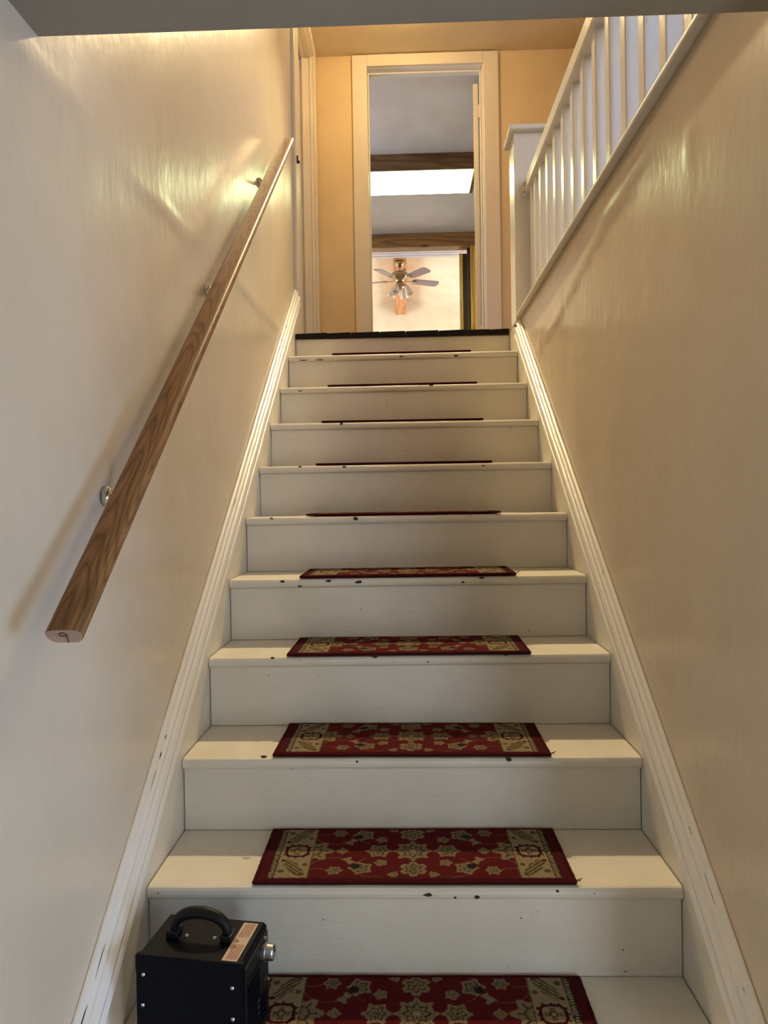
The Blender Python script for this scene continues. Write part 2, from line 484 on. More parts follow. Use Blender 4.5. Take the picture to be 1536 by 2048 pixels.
# ---- second room
YR2 = 8.20
structure('ceiling.002', B(-2.2, 2.2, YFAR + .12, YR2 + .12, HCEIL, HCEIL + .1), ROOMCEIL)
structure('floor.003', B(-2.2, 2.2, YFAR, YR2 + .12, LAND - .05, LAND), BEIGEF)
structure('wall_room_left', B(-2.3, -2.2, YFAR, YR2 + .12, LAND, HCEIL), CREAM)
structure('wall_room_right', B(2.2, 2.3, YFAR, YR2 + .12, LAND, HCEIL), CREAM)
OX0, OX1, OZ = -.72, .815, 4.462
structure('wall_room_far', MB().box(-2.2, OX0 - .02, YR2, YR2 + .12, LAND, HCEIL).box(OX1 + .02, 2.2, YR2, YR2 + .12, LAND, HCEIL).box(OX0 - .02, OX1 + .02, YR2, YR2 + .12, OZ + .02, HCEIL), CREAM)
window('window_2', (-2.18, 6.2, 3.2), -PI / 2, 1.4, 1.1, WIN_ROOM2)
d4 = empty('door_4', (0, YR2, LAND), kind='structure')
def d4part(name, m, bev, *boxes):
    mb = MB()
    for b in boxes: mb.box(*b)
    return off(mb, 0, -YR2, -LAND).obj(name, m, d4, bevel=bev)
d4part('casing', PINEX, .004, (OX0 - .1, OX1 + .115, YR2 - .022, YR2 - .001, OZ, HCEIL - .006))
d4part('casing', PINE, .004, (OX1, OX1 + .115, YR2 - .022, YR2 - .001, LAND, OZ - .001))
d4part('casing', PINE, .004, (OX0 - .1, OX0, YR2 - .022, YR2 - .001, LAND, OZ - .001))
d4part('jamb', PINE, .002, (OX1, OX1 + .018, YR2, YR2 + .13, LAND, OZ), (OX0 - .018, OX0, YR2, YR2 + .13, LAND, OZ), (OX0 - .018, OX0 - .001, YR2, YR2 + .13, LAND, OZ))
d4part('jamb', PINEX, .002, (OX0, OX1, YR2, YR2 + .13, OZ, OZ + .018))
d4part('door_stop', DARKBROWN, .002, (OX1 - .035, OX1 - .001, YR2 + .06, YR2 + .10, LAND, OZ))
lf = B(-.04, 0, 0, .75, .01, 2.03).obj('door_leaf', PINE, d4, bevel=.003)
lf.location = (.735, .16, 0); lf.rotation_euler = (0, 0, math.radians(-12))
lg = B(0, .062, .02, .05, .01, 2.03).obj('gap_shade', DARKBROWN, d4); lg.location = (.737, .16, 0)  # dark plate standing in for the shade in the gap beside the leaf

# ---- third room: plank strip, vaulted ceiling, gable wall, beam
YG = 12.0
p3 = empty('ceiling.003', (0, 8.32, 4.686), kind='structure')
y = 0
while y < .87:
    B(-2.2, 2.2, y + .007, y + .081, 0, .02).obj('plank', WPLANK, p3, bevel=.004); y += .088
B(-2.2, 2.2, 0, .88, .02, .05).obj('backing_board', DARKBROWN, p3)
zr = 4.96
for sg in (-1, 1):
    structure('ceiling.004' if sg < 0 else 'ceiling.005', MB().hexa([(0, 9.2, zr), (sg * 2.3, 9.2, zr - .29 * 2.3), (sg * 2.3, YG, zr - .29 * 2.3), (0, YG, zr),
        (0, 9.2, zr + .1), (sg * 2.3, 9.2, zr + .1 - .29 * 2.3), (sg * 2.3, YG, zr + .1 - .29 * 2.3), (0, YG, zr + .1)]), CREAM)
structure('wall_gable', B(-2.3, 2.3, YG, YG + .1, 1.4, 5.1), CREAM)
structure('wall_gable_near', B(-2.3, 2.3, 9.12, 9.2, 4.72, 5.1), CREAM)
structure('wall_sunroom_left', B(-2.3, -2.2, 8.32, YG, 1.4, 4.75), CREAM)
structure('wall_sunroom_right', B(2.2, 2.3, 8.32, YG, 1.4, 4.75), CREAM)
structure('floor.004', B(-2.3, 2.3, 8.32, YG, 1.35, 1.4), BEIGEF)
structure('trim_1', B(-.088, .088, 9.2, YG - .06, 4.686, 4.93), PINEY, bevel=.004)
window('window_3', (-2.17, 10.3, 2.5), -PI / 2, 2.0, 1.5, WIN_ROOM3)
window('window_4', (2.17, 10.3, 2.5), PI / 2, 2.0, 1.5, WIN_ROOM3)

# ------------------------------------------------------------------ staircase
st = empty('staircase', (0, Yk(-1), 0), 'straight flight of chipped white painted wooden stairs between two walls', 'staircase')
O = (0, -Yk(-1), 0)
def spart(mb, name, m=None, **kw):
    return off(mb, *O).obj(name, m or STAIR, st, **kw)
def profile(y0, y1, z0, z1):
    """rounded nosing at y0; returns the (y, z) outline"""
    t = TH; r = t / 2; pts = []
    for a in range(0, 7):
        q = -PI / 2 - a * PI / 6
        pts.append((y0 + r * .8 + r * .8 * math.cos(q), z1 - r + r * math.sin(q)))
    pts += [(y1, z1), (y1, z1 - t)]
    return pts
treads = {}
for k in range(-1, 11):
    y0, y1 = Yk(k), Yk(k + 1) + NOSE + .018
    secs = []
    for i in range(13):
        s = i / 12
        x = XL + .003 + (XR - XL - .006) * s
        zz = Zk(k, s)
        wob = random.uniform(-.0012, .0012)
        secs.append([(x, py + (wob if py < y0 + .02 else 0), pz) for py, pz in profile(y0, y1, 0, zz)])
    treads[k] = spart(MB().loft(secs), 'tread', smooth=False)
for k in range(-2, 11):
    y0 = Yk(k + 1) + NOSE
    mb = MB()
    zt0 = (Zk(k + 1, 0) - TH - .001) if k < 10 else LAND - .029
    zt1 = (Zk(k + 1, 1) - TH - .001) if k < 10 else LAND - .031
    zb0, zb1 = (Zk(k, 0) + .0015, Zk(k, 1) + .0015) if k > -2 else (0, 0)
    a, b = XL + .0035, XR - .0035
    spart(mb.hexa([(a, y0, zb0), (b, y0, zb1), (b, y0 + .017, zb1), (a, y0 + .017, zb0), (a, y0, zt0), (b, y0, zt1), (b, y0 + .017, zt1), (a, y0 + .017, zt0)]), 'riser')
# stringer boards and the moulding capping them
def zline(y): return (1.4362 - 1.4362) + Zk(2) + (y - Yk(2)) * RISE / RUN
def stringer(xa, xb, ytop):
    y0 = Yk(-1) - .12
    def top(y): return zline(y) + .062
    pts = [(y0, 0), (y0, top(y0))]
    if ytop < 3.7:
        pts += [(3.518, 2.3935), (ytop, 2.3935), (ytop, 1.85)]
    else:
        pts += [(ytop, top(ytop)), (ytop, top(ytop) - .55)]
    pts += [(y0 + .62, 0)]
    return spart(MB().loft([[(xa, y, z) for y, z in pts], [(xb, y, z) for y, z in pts]]), 'stringer', bevel=.001)
stringer(WL + .0, XL, 3.80); stringer(XR, WR + .0, 3.66)
def moulding(xw, sgn, ytop, base, lo, hi):
    """sgn=+1: on the left wall, profile grows towards +x. (p, o): across the slope, out from the wall"""
    prof = [(lo, .0002), (lo, .030), (lo + .004, .033), (lo + .010, .030), (lo + .013, .024), (lo + .020, .0295), (lo + .029, .030), (lo + .037, .025), (lo + .040, .0185),
            (lo + .046, .0215), (lo + .053, .020), (lo + .057, .0125), (hi - .010, .013), (hi - .002, .009), (hi, .004), (hi, .0002)]
    c = math.cos(math.atan2(RISE, RUN)); s_ = math.sin(math.atan2(RISE, RUN))
    secs = []
    n = 60
    y0 = Yk(-1) - .10
    for i in range(n + 1):
        y = y0 + (ytop - y0) * i / n
        jit = noise.noise(Vector((y * 7, base, 0))) * .0012
        sec = []
        for p, o in prof:
            pp = p / c
            w = noise.noise(Vector((y * 30, p * 90, base))) * .0008
            sec.append((xw + sgn * (o + jit + w), y, zline(y) + pp))
        secs.append(sec if sgn < 0 else sec[::-1])
    o = spart(MB().loft(secs), 'moulding', TRIM)
    return o
MOUL = {}
MOUL[0] = moulding(WL, 1, 3.80, 1.0, .045, .112)
MOUL[1] = moulding(WR, -1, 3.428, 4.0, .045, .112)
def crack(side, ya, yb, p, w, out):
    xw, sgn = ((WL, 1), (WR, -1))[side]
    c = math.cos(math.atan2(RISE, RUN))
    n = max(3, int((yb - ya) / .012)); secs = []
    for i in range(n + 1):
        y = ya + (yb - ya) * i / n
        ww = w * math.sin(PI * (i + .25) / (n + .5)) * random.uniform(.6, 1.1)
        pc = p + random.uniform(-.0007, .0007)
        x0, x1 = xw + sgn * (out - .003), xw + sgn * (out + .0012)
        q = [(x0, y, zline(y) + (pc - ww / 2) / c), (x1, y, zline(y) + (pc - ww / 2) / c), (x1, y, zline(y) + (pc + ww / 2) / c), (x0, y, zline(y) + (pc + ww / 2) / c)]
        secs.append(q if sgn < 0 else q[::-1])
    off(MB().loft(secs), *O).obj('crack', CHIP, MOUL[side])
for ya, yb, w in ((1.155, 1.20, .002), (1.215, 1.235, .002), (1.25, 1.285, .0022), (1.305, 1.34, .0026), (1.35, 1.385, .003), (1.40, 1.43, .0022), (1.47, 1.50, .0016), (1.62, 1.65, .0014)):
    crack(0, ya, yb, .0585, w, .0245)
for ya, yb, w in ((1.12, 1.135, .002), (1.15, 1.185, .003), (1.215, 1.26, .0032), (1.50, 1.54, .002), (1.56, 1.575, .004), (1.60, 1.61, .004), (2.3, 2.33, .002), (3.3, 3.32, .003), (3.42, 3.45, .003)):
    crack(0, ya, yb, .1025, w, .0122)
for ya, yb, w in ((1.20, 1.215, .0025), (1.30, 1.36, .002), (1.42, 1.435, .003), (2.02, 2.035, .005), (2.9, 2.92, .004)):
    crack(1, ya, yb, .1015, w, .0122)
for ya, yb, w in ((1.16, 1.19, .002), (1.255, 1.285, .0022), (2.70, 2.715, .004)):
    crack(1, ya, yb, .0585, w, .0245)
# places where the paint has come off the nosings, and two dark underside lines
chips_and_lines = {2: [(.038, .735, .010, .0035), (.137, .730, .005, .0035), (.093, .729, .003, .002), (.3, .742, .003, .002)],
         3: [(-.343, .931, .009, .0035), (.240, .922, .007, .005), (-.12, .918, .003, .002)],
         4: [(-.084, 1.116, .007, .004), (-.364, 1.115, .006, .003), (.27, 1.117, .006, .003), (.06, 1.10, .003, .002)],
         5: [(-.376, 1.297, .009, .004), (-.234, 1.297, .010, .0035), (-.142, 1.292, .012, .005), (-.322, 1.281, .007, .003), (.178, 1.288, .006, .003), (.235, 1.300, .008, .003)],
         6: [(-.452, 1.487, .007, .003), (-.164, 1.481, .008, .006), (.225, 1.492, .007, .002)],
         7: [(-.387, 1.675, .006, .003), (-.221, 1.672, .008, .004), (.30, 1.667, .010, .002)],
         8: [(-.249, 1.862, .006, .006)], 9: [(.13, 2.053, .012, .003), (-.45, 2.0375, .01, .0022)],
         10: [(.261, 2.229, .014, .004), (.0, 2.232, .01, .003), (-.47, 2.2235, .022, .0022), (-.39, 2.2235, .02, .002)]}  # the two leftmost are dark lines along the nosing's lower edge
def blob(cx, cy, cz, rx, rz, th, n=11):
    f, b = [], []
    for i in range(n):
        a = i * 2 * PI / n
        q = random.uniform(.65, 1.15)
        f.append((cx + rx * q * math.cos(a), cy - th, cz + rz * q * math.sin(a)))
        b.append((cx + rx * q * math.cos(a), cy + .003, cz + rz * q * math.sin(a)))
    return MB().loft([f, b])
for k, l in chips_and_lines.items():
    for (cx, cz, rx, rz) in l:
        off(blob(cx, Yk(k), cz, rx, rz, .0014), *O).obj('chip_and_dark_line', CHIP, treads[k])

# ------------------------------------------------------------------ stair rugs
RW, RD = 0.66, 0.234
def rug_colours(U, V):
    red = np.array([.080, .0075, .009]); dred = np.array([.045, .005, .007]); tan = np.array([.185, .140, .078])
    ltan = np.array([.230, .185, .110]); brn = np.array([.075, .054, .024]); blk = np.array([.016, .012, .011]); vine = np.array([.125, .055, .036])
    C = np.empty(U.shape + (3,)); C[:] = red
    a = np.abs(U); v = V - .125
    av = np.abs(v)
    def put(mask, c): C[mask] = c
    def flower(cu, cv, r, n, c1, cc, ph=0.0, inner=True):
        du, dv = a - cu, av - cv
        rr = np.hypot(du, dv); th = np.arctan2(dv, du)
        put(rr < r * (.87 + .13 * np.cos(n * th + ph) + .05 * np.cos(2 * n * th + ph)), c1)
        if inner:
            put((np.abs(rr - r * (.50 + .10 * np.cos(n * th + ph))) < r * .055), cc)
            put((np.abs(rr - r * .24) < r * .05) & (np.cos(n * th) > -.3), cc)
            put(rr < r * .10, cc)
            put((np.abs(np.sin(n * th / 2 + ph / 2)) < .10) & (rr > r * .55) & (rr < r * .84), brn)
    def arc(cu, cv, r, t0, t1, w=.0013, c=vine):
        du, dv = a - cu, av - cv
        th = np.arctan2(dv, du); put((np.abs(np.hypot(du, dv) - r) < w) & (th > t0) & (th < t1), c)
    # vines
    put((av < .0013) & (a < .10), vine)
    arc(.172, .088, .058, -PI, -.55); arc(.085, .070, .040, -1.2, 2.0); arc(.205, .105, .030, -2.4, -.2)
    # field flowers
    flower(0, 0, .043, 8, tan, blk)
    put((np.hypot(a, av) < .009), ltan)
    flower(.076, 0, .029, 6, tan, blk)
    flower(0, .078, .031, 6, tan, blk, PI)
    flower(.112, .074, .026, 5, tan, blk)
    put(np.hypot(a - .124, av - .066) < .010, blk)
    flower(.070, .052, .015, 5, tan, brn); flower(.168, .084, .018, 6, tan, blk); flower(.042, .100, .012, 3, tan, brn)
    # buds
    for cu, cv, ang in ((.142, .035, .9), (.138, .045, 2.2)):
        du, dv = a - cu, av - cv
        x = du * math.cos(ang) + dv * math.sin(ang); y_ = -du * math.sin(ang) + dv * math.cos(ang)
        put((x > -.010) & (x < .011) & (np.abs(y_) < .0025 + .35 * (x + .010)), tan)
    flower(.157, 0, .014, 4, tan, brn)
    # half palmette that leans on the panel
    du = a - .224
    rr = np.hypot(du, av * 1.05); th = np.arctan2(av, -du)
    put((rr < .050 * (.84 + .16 * np.cos(7 * th))) & (a < .224), tan)
    put((np.abs(rr - .020) < .003) & (a < .224), brn); put((np.abs(np.sin(3.5 * th)) < .18) & (rr > .022) & (rr < .036) & (a < .224), blk)
    # end panel
    panel = (a > .221) & (a < .292)
    C[panel] = ltan
    pu, pv = a - .257, av
    wav = .0022 * np.sin(V * 260 + U * 40)
    # rosette
    rr = np.hypot(pu, pv); th = np.arctan2(pv, pu)
    rad = .0255 * (1 - .07 * np.cos(4 * th))
    put((np.abs(rr - rad) < .0036), dred)
    put((np.abs(rr - rad - .005) < .0028) & (np.cos(12 * th) > .55), dred)
    put((rr < rad - .007) & (np.cos(4 * th) > .1) & (rr > .010), brn * 1.4)
    put((np.abs(rr - .007) < .0015), dred)
    # feather leaves above and below
    x = pu + (pv - .072) * .55 + wav
    put((np.abs(x) < .016 * np.clip(1 - ((pv - .072) / .036) ** 2, 0, 1) ** .6) & (np.sin((pv + pu) * 520) > -.45) & panel, brn)
    put((np.hypot(pu + .024, pv - .060) < .006) & panel, brn); put((np.hypot(pu - .024, pv - .086) < .007) & panel, brn); put((np.hypot(pu + .022, pv - .098) < .006) & panel, brn)
    put((np.hypot(pu - .025, pv - .042) < .005) & panel, dred)
    put((np.abs(a - .2215) < .0014), brn)
    # beaded guard line, then the plain edge
    put((a > .292) & (a < .306), blk)
    put((a > .2945) & (a < .3035) & (np.abs(np.mod(V, .0075) - .00375) < .0024), ltan)
    put(a > .306, dred * 1.25)
    put((V < .012) | (V > RD - .006), dred * 1.25)
    return C
nu, nv = 400, 142
uu, vv = np.meshgrid(np.linspace(-RW / 2, RW / 2, nu + 1), np.linspace(0, RD, nv + 1))
rng = np.random.default_rng(3)
Cc = rug_colours(uu + .0007 * rng.standard_normal(uu.shape), vv + .0007 * rng.standard_normal(uu.shape))
Cc = Cc * (0.86 + .28 * rng.random(uu.shape))[..., None]
edge = np.minimum.reduce([(RW / 2 - np.abs(uu)) / .006, vv / .006, (RD - vv) / .006]).clip(0, 1)
zz = .0075 * np.sqrt(edge).clip(.15, 1) + .0007 * rng.random(uu.shape) * edge
co = np.stack([uu, vv, zz], -1).reshape(-1, 3)
ii = (np.arange(nv)[:, None] * (nu + 1) + np.arange(nu)[None, :]).reshape(-1)
quads = np.stack([ii, ii + 1, ii + nu + 2, ii + nu + 1], -1)
rug_me = bpy.data.meshes.new('pile')
rug_me.vertices.add(len(co)); rug_me.vertices.foreach_set('co', co.ravel())
rug_me.loops.add(quads.size); rug_me.loops.foreach_set('vertex_index', quads.ravel().astype(np.int32))
rug_me.polygons.add(len(quads)); rug_me.polygons.foreach_set('loop_start', np.arange(0, quads.size, 4, dtype=np.int32))
rug_me.update(calc_edges=True)
at = rug_me.color_attributes.new('yarn', 'FLOAT_COLOR', 'POINT')
at.data.foreach_set('color', np.concatenate([Cc.reshape(-1, 3), np.ones((len(co), 1))], -1).astype(np.float32).ravel())
m, nt, b = newmat('woven_rug')
va = N(nt, 'ShaderNodeVertexColor', layer_name='yarn')
nt.links.new(va.outputs['Color'], b.inputs['Base Color'])
b.inputs['Roughness'].default_value = 0.95; b.inputs['Specular IOR Level'].default_value = 0.08
rug_me.materials.append(m)
bind = MB()
pts = [(-RW / 2, 0, .004), (RW / 2, 0, .004), (RW / 2, RD, .004), (-RW / 2, RD, .004)]
for i in range(4):
    p, q = Vector(pts[i]), Vector(pts[(i + 1) % 4])
    L = [p.lerp(q, t / 24) + Vector((noise.noise(Vector((i, t, 0.5))) * .0012, noise.noise(Vector((i, t, 4.5))) * .0012, 0)) for t in range(25)]
    bind.tube(L, .0038, 6)
thread = MB()
thread.tube([(RW / 2 - .002, 0, .006), (RW / 2 + .006, -.003, .010), (RW / 2 + .013, .002, .012)], .0009, 5).tube([(RW / 2, .003, .006), (RW / 2 + .007, .006, .008), (RW / 2 + .010, .002, .005)], .0008, 5)
labels = {1: 'red floral rug on the lowest visible step, its left end behind the black metal box',
          2: 'red floral rug on the tread just above the black metal box',
          3: 'red floral rug on the third visible tread from the bottom',
          4: 'red floral rug on the fourth visible tread from the bottom, seen at a low slant',
          5: 'red floral rug on the fifth visible tread, the topmost whose beige end panels show',
          6: 'edge-on dark red rug on the sixth visible tread, first above those showing pattern',
          7: 'edge-on dark red rug on the seventh visible tread from the bottom',
          8: 'edge-on dark red rug on the eighth visible tread, third below the landing',
          9: 'edge-on dark red rug on the second tread below the upper landing',
          10: 'edge-on dark red rug on the topmost tread just below the landing'}
place = {1: (.010, .118 - .118, 0.0), 2: (.009, .002, 0.002), 3: (.0085, .000, -.012), 4: (.0065, -.006, -.010), 5: (.009, -.003, -.006),
         6: (-.002, .004, -.010), 7: (.003, .006, -.004), 8: (.0, .006, .0), 9: (.003, .005, .0), 10: (.001, .004, 0.0)}
rug0 = None
for k in range(1, 11):
    if rug0 is None:
        r = empty('stair_rug', (0, 0, 0), group='rugs on the stair treads', cat='rug', label='x')
        po = bpy.data.objects.new('pile', rug_me); col.objects.link(po); po.parent = r
        bo = bind.obj('binding', REDBIND, r)
        rug0 = r
    else:
        r = rug0.copy(); col.objects.link(r)
        for ch in (po, bo):
            c = ch.copy(); col.objects.link(c); c.parent = r
    dx, dy, rz = place[k]
    r['label'] = labels[k]
    if k in (1, 2, 3, 5):
        thread.obj('loose_thread', REDBIND, r)
    yy = Yk(k) + .008 + dy + (.104 - .06 if k == 1 else 0) * 0
    if k == 1: yy = Yk(1) + .012
    r.location = (dx, yy, Zk(k, .5) + .0022)
    tilt = (Zk(k, 1) - Zk(k, 0)) / (XR - XL)
    r.rotation_euler = (0, -tilt, rz)

# ------------------------------------------------------------------ oak handrail
lo, hi = Vector((-.485, .995, 1.351)), Vector((-.485, 3.155, 3.146))
ax = (hi - lo); LEN = ax.length; ang = math.atan2(ax.z, ax.y)
hr = empty('handrail', lo, 'oak wall handrail with rounded edges on metal brackets, left wall', 'handrail', rot=(ang, 0, 0))
H2 = .0140
prof = [(.0170, -.0140), (.0228, -.0095), (.0262, -.004), (.0275, .0015), (.0268, .0060), (.0245, .0098), (.0205, .0124), (.010, .0136), (0, .0138)]
ring = [(x, z) for x, z in prof] + [(-x, z) for x, z in prof[-2::-1]]
secs = []
NS = 24
for i in range(NS + 1):
    t = i / NS
    y = LEN * t
    secs.append([(x, y, z) for x, z in ring])
def shrink(y, s): return [(x * s, y, z * s) for x, z in ring]
secs = [shrink(0, .955)] + [shrink(.0015, 1.0)] + secs[1:-1] + [shrink(LEN - .006, 1.0), shrink(LEN, .86)]
rail_o = MB().loft(secs, caps=False).add([p for p in secs[-1]], [tuple(range(len(ring)))]).obj('rail', OAK, hr, smooth=True)
MB().loft([[(x * .955, -.0006, z * .955) for x, z in ring], [(x * .955, .004, z * .955) for x, z in ring]]).obj('end_cut', OAKEND, hr)
nine = [(-.0005 + .0050 * math.cos(t), -.0012, .0048 + .0036 * math.sin(t)) for t in [i * 2 * PI / 14 for i in range(15)]]
MB().tube(nine, .0007, 5).tube([(.0048, -.0012, .0060), (.0038, -.0012, -.003), (.0022, -.0012, -.0130)], .0007, 5).obj('pen_mark_nine', PEN, hr)
# brackets (built in world axes, then put under the rail)
Rinv = Matrix.Rotation(-ang, 4, 'X')
def bracket(Y):
    zr_ = lo.z + (Y - lo.y) * math.tan(ang)
    P = lambda x, y, z: Rinv @ (Vector((x, y, z)) - lo)
    body = MB()
    body.tube([P(WL + .002, Y - .005, zr_ - .088), P(WL + .020, Y - .004, zr_ - .090), P(WL + .045, Y - .002, zr_ - .080), P(-.500, Y, zr_ - .055), P(-.487, Y + .002, zr_ - .030), P(-.485, Y + .003, zr_ - .020)], [.0075, .0065, .006, .006, .006, .006], 10)
    rp = []
    for q in range(18):
        a = q * 2 * PI / 18
        rp.append((.019 * math.cos(a), .019 * math.sin(a)))
    body.loft([[P(WL - .004, Y - .005 + u * s, zr_ - .088 + v * s) for u, v in rp] for s in (1,)] + [[P(WL + .004, Y - .005 + u, zr_ - .088 + v) for u, v in rp], [P(WL + .009, Y - .005 + u * .7, zr_ - .088 + v * .7) for u, v in rp], [P(WL + .011, Y - .005 + u * .3, zr_ - .088 + v * .3) for u, v in rp]])
    c = P(-.485, Y, zr_)
    body.box(-.010, .010, c.y - .030, c.y + .030, -H2 - .0035, -H2 + .0005)
    return body.obj('bracket', CHROME, hr, smooth=True)
for Y in (1.345, 2.08, 2.90):
    bracket(Y)

# ------------------------------------------------------------------ balustrade round the stairwell
bl = empty('balustrade', (.62, 2.3, LAND), 'white painted balustrade with square balusters and boxed newel post above right wall', 'balustrade')
def bpart(mb, name, m=GLOSSW, parent=None, **kw):
    off(mb, -.62, -2.3, -LAND)
    return mb.obj(name, m, parent or bl, **kw)
CZ = 2.405
bpart(MB().box(.552, .70, 1.135, 3.43, CZ + .010, CZ + .023), 'curb_board', TRIM, bevel=.004)
RZ0, RZ1 = 3.005, 3.066
bpart(MB().box(.602, .672, 1.135, 3.425, RZ0, RZ1), 'top_rail', bevel=.006)
bal_me = None
ys = [3.36, 3.265] + [3.142 - .1465 * i for i in range(14)]
for i, Y in enumerate(ys):
    if bal_me is None:
        o = MB().box(-.021, .021, 0, .043, CZ + .02 - LAND, RZ0 + .008 - LAND).obj('baluster', GLOSSW, bl, bevel=.003)
        bal_me = o
    else:
        o = bal_me.copy(); col.objects.link(o)
    o.location = (.638 - .62, Y - .02 - 2.3, 0)
nw = bpart(MB().box(.553, .690, 3.430, 3.575, 2.395, 3.292), 'newel_post', bevel=.004)
bpart(MB().box(.577, .580, 3.4285, 3.4305, 2.42, 3.285), 'corner_bead', parent=nw)
bpart(MB().box(.530, .713, 3.395, 3.610, 3.292, 3.318), 'newel_cap', bevel=.007)
bpart(MB().box(.590, .690, 3.418, 3.4305, 2.985, 3.030), 'rail_block', bevel=.003)
for x, z in ((.597, 3.004), (.606, 3.024)):
    bpart(MB().lathe([(.0028, 3.416), (.0028, 3.42)], (x, 0, z), 8, 'Y'), 'screw', PEN)

# ------------------------------------------------------------------ black machine on the lowest visible step
mc = empty('metal_appliance', (-.377, 1.275, Zk(1, .2)), 'black metal box appliance with arched carry handle standing on the lowest visible step', 'appliance', rot=(0, 0, math.radians(-8)))
mw, md, mh = .099, .0635, .187
ch = .006
o8 = [(-mw + ch, mh), (mw - ch, mh), (mw, mh - ch), (mw, .006), (-mw, .006), (-mw, mh - ch)]
MB().loft([[(x, y, z) for x, z in o8] for y in (-md, md)]).obj('housing', BLACKM, mc, bevel=.002)
# folded cover lip round the front plate, and the vented right side panel
MB().box(-mw - .001, mw + .001, -md - .001, -md + .012, mh - .030, mh + .0008).obj('cover_lip', BLACKM, mc, bevel=.003)
side = MB().box(mw - .001, mw + .003, -md + .006, md - .004, .014, mh - .012).obj('side_panel', BLACKP, mc, bevel=.001)
for r_ in range(11):
    MB().box(mw + .0025, mw + .005, -md + .012, md - .055, .030 + r_ * .011, .035 + r_ * .011).obj('louver', BLACKM, side)
for r_ in range(5):
    MB().box(mw + .0025, mw + .005, md - .05, md - .012, .030 + r_ * .011, .035 + r_ * .011).obj('louver', BLACKM, side)
kn = MB().lathe([(.017, mw + .003), (.017, mw + .008), (.0145, mw + .010), (.014, mw + .021), (.012, mw + .023), (0.002, mw + .023)], (0, .036, .148), 24, 'X').obj('knob', STEEL, mc, smooth=False)
MB().box(mw + .021, mw + .0242, .0345, .0375, .150, .161).obj('pointer', PEN, kn)
MB().tube([(mw + .003, .034, .098), (mw + .012, .033, .101)], .0028, 8).obj('toggle_switch', STEEL, mc)
MB().lathe([(.004, mw + .003), (.004, mw + .006), (.002, mw + .007)], (0, .040, .170), 10, 'X').obj('indicator_lamp', STEEL, mc)
MB().box(mw + .003, mw + .0045, -.002, .004, .050, .085).obj('switch_plate', STEEL, mc)
hp = []
for i in range(25):
    a = PI * i / 24
    hp.append((-.005 - .051 * math.cos(a), .002, mh + .008 + .037 * math.sin(a) ** .75))
MB().tube(hp, [.0085 + .0025 * math.sin(PI * i / 24) for i in range(25)], 10).box(-.068, -.046, -.012, .016, mh, mh + .013).box(.036, .058, -.012, .016, mh, mh + .013).obj('handle', BLACKP, mc, smooth=True, bevel=.002)
for x in (-.032, .022):
    MB().lathe([(.0042, mh - .001), (.004, mh + .0025), (.002, mh + .004)], (x, -.001, 0), 10).obj('handle_screw', STEEL, mc)
lab = MB().box(.058, .086, -md + .006, md - .010, mh, mh + .0012).obj('warning_label', STICK, mc)
pr = MB()
for c_ in range(5):
    x0 = .0650 + c_ * .0040
    pr.box(x0, x0 + .0013, -md + .010, -.012, mh + .001, mh + .0016)
    pr.box(x0 - .001, x0 + .0003, .010, md - .014, mh + .001, mh + .0016)
pr.obj('printed_lines', INK, lab, kind='stuff')
for yv in (-.020, -.004):
    t = [(.0605, yv - .005), (.0605, yv + .007), (.0695, yv + .001)]
    tri = MB()
    for i in range(3):
        p, q = t[i], t[(i + 1) % 3]
        tri.tube([(p[0], p[1], mh + .0012), (q[0], q[1], mh + .0012)], .0007, 4)
    tri.tube([(.0625, yv + .001, mh + .0012), (.0665, yv + .001, mh + .0012)], .0006, 4)
    tri.obj('warning_triangle', INK, lab)
for x, z in ((-.084, .166 - .012), (.080, .160 - .014), (-.086, .100), (.080, .092), (-.086, .03), (.080, .03)):
    MB().lathe([(.0036, -md + .001), (.0036, -md - .0015), (.0018, -md - .003)], (x, 0, z), 10, 'Y').obj('screw', STEEL, mc)
for x in (-.075, .075):
    for y in (-.05, .05):
        MB().lathe([(.009, 0), (.009, .008)], (x, y, 0), 10).obj('rubber_foot', BLACKP, mc)

# ------------------------------------------------------------------ ceiling light in the second room
fl = empty('ceiling_light', (.02, 6.58, HCEIL), 'boxed fluorescent ceiling light with dark wood frame in the room beyond the doorway', 'ceiling light')
lx, ly, lz = .66, .235, .145
B(-lx, lx, -ly - .022, -ly, -lz, 0).obj('frame_board', BROWNW, fl, bevel=.003)
B(-lx, lx, ly, ly + .022, -lz, 0).obj('frame_board', BROWNW, fl, bevel=.003)
B(lx, lx + .022, -ly - .022, ly + .022, -lz, 0).obj('frame_board', BROWNW, fl, bevel=.003)
B(-lx - .022, -lx, -ly - .022, ly + .022, -lz, 0).obj('frame_board', BROWNW, fl, bevel=.003)
MB().box(-lx + .002, lx - .012, -ly + .002, ly - .002, -lz - .004, -lz + .008).obj('diffuser', glow('tube_diffuser', *TUBE_LIGHT), fl)
B(lx - .012, lx - .001, -ly + .002, ly - .002, -lz - .004, -lz + .008).obj('end_strip', STEEL, fl)

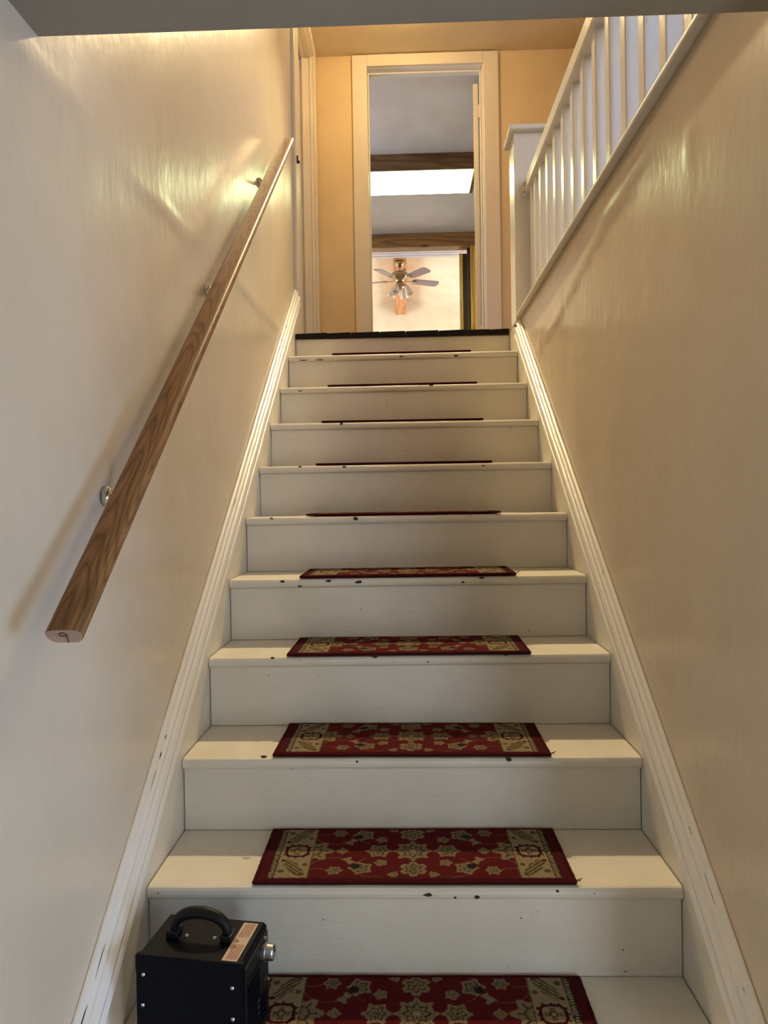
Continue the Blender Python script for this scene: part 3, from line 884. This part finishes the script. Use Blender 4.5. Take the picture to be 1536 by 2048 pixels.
# ------------------------------------------------------------------ ceiling fan in the far room
fan = empty('ceiling_fan', (0.0, 9.32, 4.686), 'brass ceiling fan with glass lamp shades hanging from the pine beam', 'ceiling fan')
MB().lathe([(.062, 0), (.060, -.02), (.045, -.055), (.025, -.075), (.014, -.08)], (0, 0, 0), 20).obj('canopy', BRASS, fan, smooth=True)
MB().lathe([(.010, -.07), (.010, -.15)], (0, 0, 0), 10).obj('downrod', BRASS, fan)
MB().lathe([(.03, -.135), (.085, -.145), (.120, -.170), (.124, -.195), (.110, -.222), (.06, -.235), (.05, -.26), (.04, -.27)], (0, 0, 0), 24).obj('motor', BRASS, fan, smooth=True)
for i in range(5):
    a = math.radians(22 + 72 * i)
    bo_ = MB()
    outl = [(.17, -.040), (.20, -.055), (.50, -.068), (.535, -.055), (.548, 0), (.535, .055), (.50, .068), (.20, .055), (.17, .040)]
    tw = -.20
    bo_.loft([[(x, y, y * tw + .004) for x, y in outl], [(x, y, y * tw - .004) for x, y in outl]])
    ob = bo_.obj('blade', BLADE, fan, loc=(0, 0, -.245))
    ob.rotation_euler = (0, 0, a)
    MB().box(.06, .19, -.014, .014, -.010, -.003).box(.17, .225, -.030, .030, -.014, -.005).obj('blade_arm', BRASS, ob, bevel=.003)
kit = MB().lathe([(.03, -.26), (.055, -.28), (.06, -.31), (.045, -.345), (.018, -.365), (.004, -.37)], (0, 0, 0), 18).obj('light_kit', BRASS, fan, smooth=True)
for i in range(4):
    a = math.radians(-25 + 90 * i)
    d = Vector((math.cos(a), math.sin(a), 0))
    arm = MB().tube([d * .04 + Vector((0, 0, -.31)), d * .075 + Vector((0, 0, -.315)), d * .09 + Vector((0, 0, -.335))], .010, 8).obj('lamp_arm', BRASS, fan)
    ax_ = (d * .45 + Vector((0, 0, -1))).normalized()
    u1 = ax_.cross(Vector((0, 0, 1))).normalized(); u2 = ax_.cross(u1)
    base = d * .088 + Vector((0, 0, -.33))
    prof_ = [(.018, 0), (.024, .015), (.034, .05), (.044, .09), (.056, .125), (.053, .125), (.041, .09), (.031, .05), (.020, .015)]
    MB().loft([[base + ax_ * h + (u1 * math.cos(q * PI / 8) + u2 * math.sin(q * PI / 8)) * r for q in range(16)] for r, h in prof_], caps=False).obj('lamp_shade', GLASSW, fan, smooth=True)

# ------------------------------------------------------------------ warm lamp of the upper hall (above the frame)
lp = empty('ceiling_lamp', (0.02, 4.22, HCEIL), 'small warm ceiling lamp with round glass over the upper landing', 'ceiling lamp')
MB().lathe([(.075, 0), (.075, -.012), (.05, -.025), (.05, -.03)], (0, 0, 0), 20).obj('base', BRASS, lp, smooth=True)
MB().lathe([(.045, -.026), (.075, -.045), (.088, -.075), (.080, -.105), (.05, -.128), (.004, -.135)], (0, 0, 0), 20).obj('globe', glow('lamp_glass', *HALL_GLOBE), lp, smooth=True)
ld = bpy.data.lights.new('added_stair_spot', 'SPOT')  # added spot: brightens the flight without overlighting the hall wall
ld.energy = HALL_SPOT[1]; ld.color = HALL_SPOT[0]; ld.spot_size = math.radians(64); ld.spot_blend = 1.0; ld.shadow_soft_size = .05
lo_ = bpy.data.objects.new('added_stair_spot', ld); col.objects.link(lo_)
lo_.parent = lp
lo_.location = (0, -.12, -.10)
lo_.rotation_euler = (Vector((0.0, 1.75, .85)) - Vector((.02, 4.10, 4.52))).to_track_quat('-Z', 'Y').to_euler()
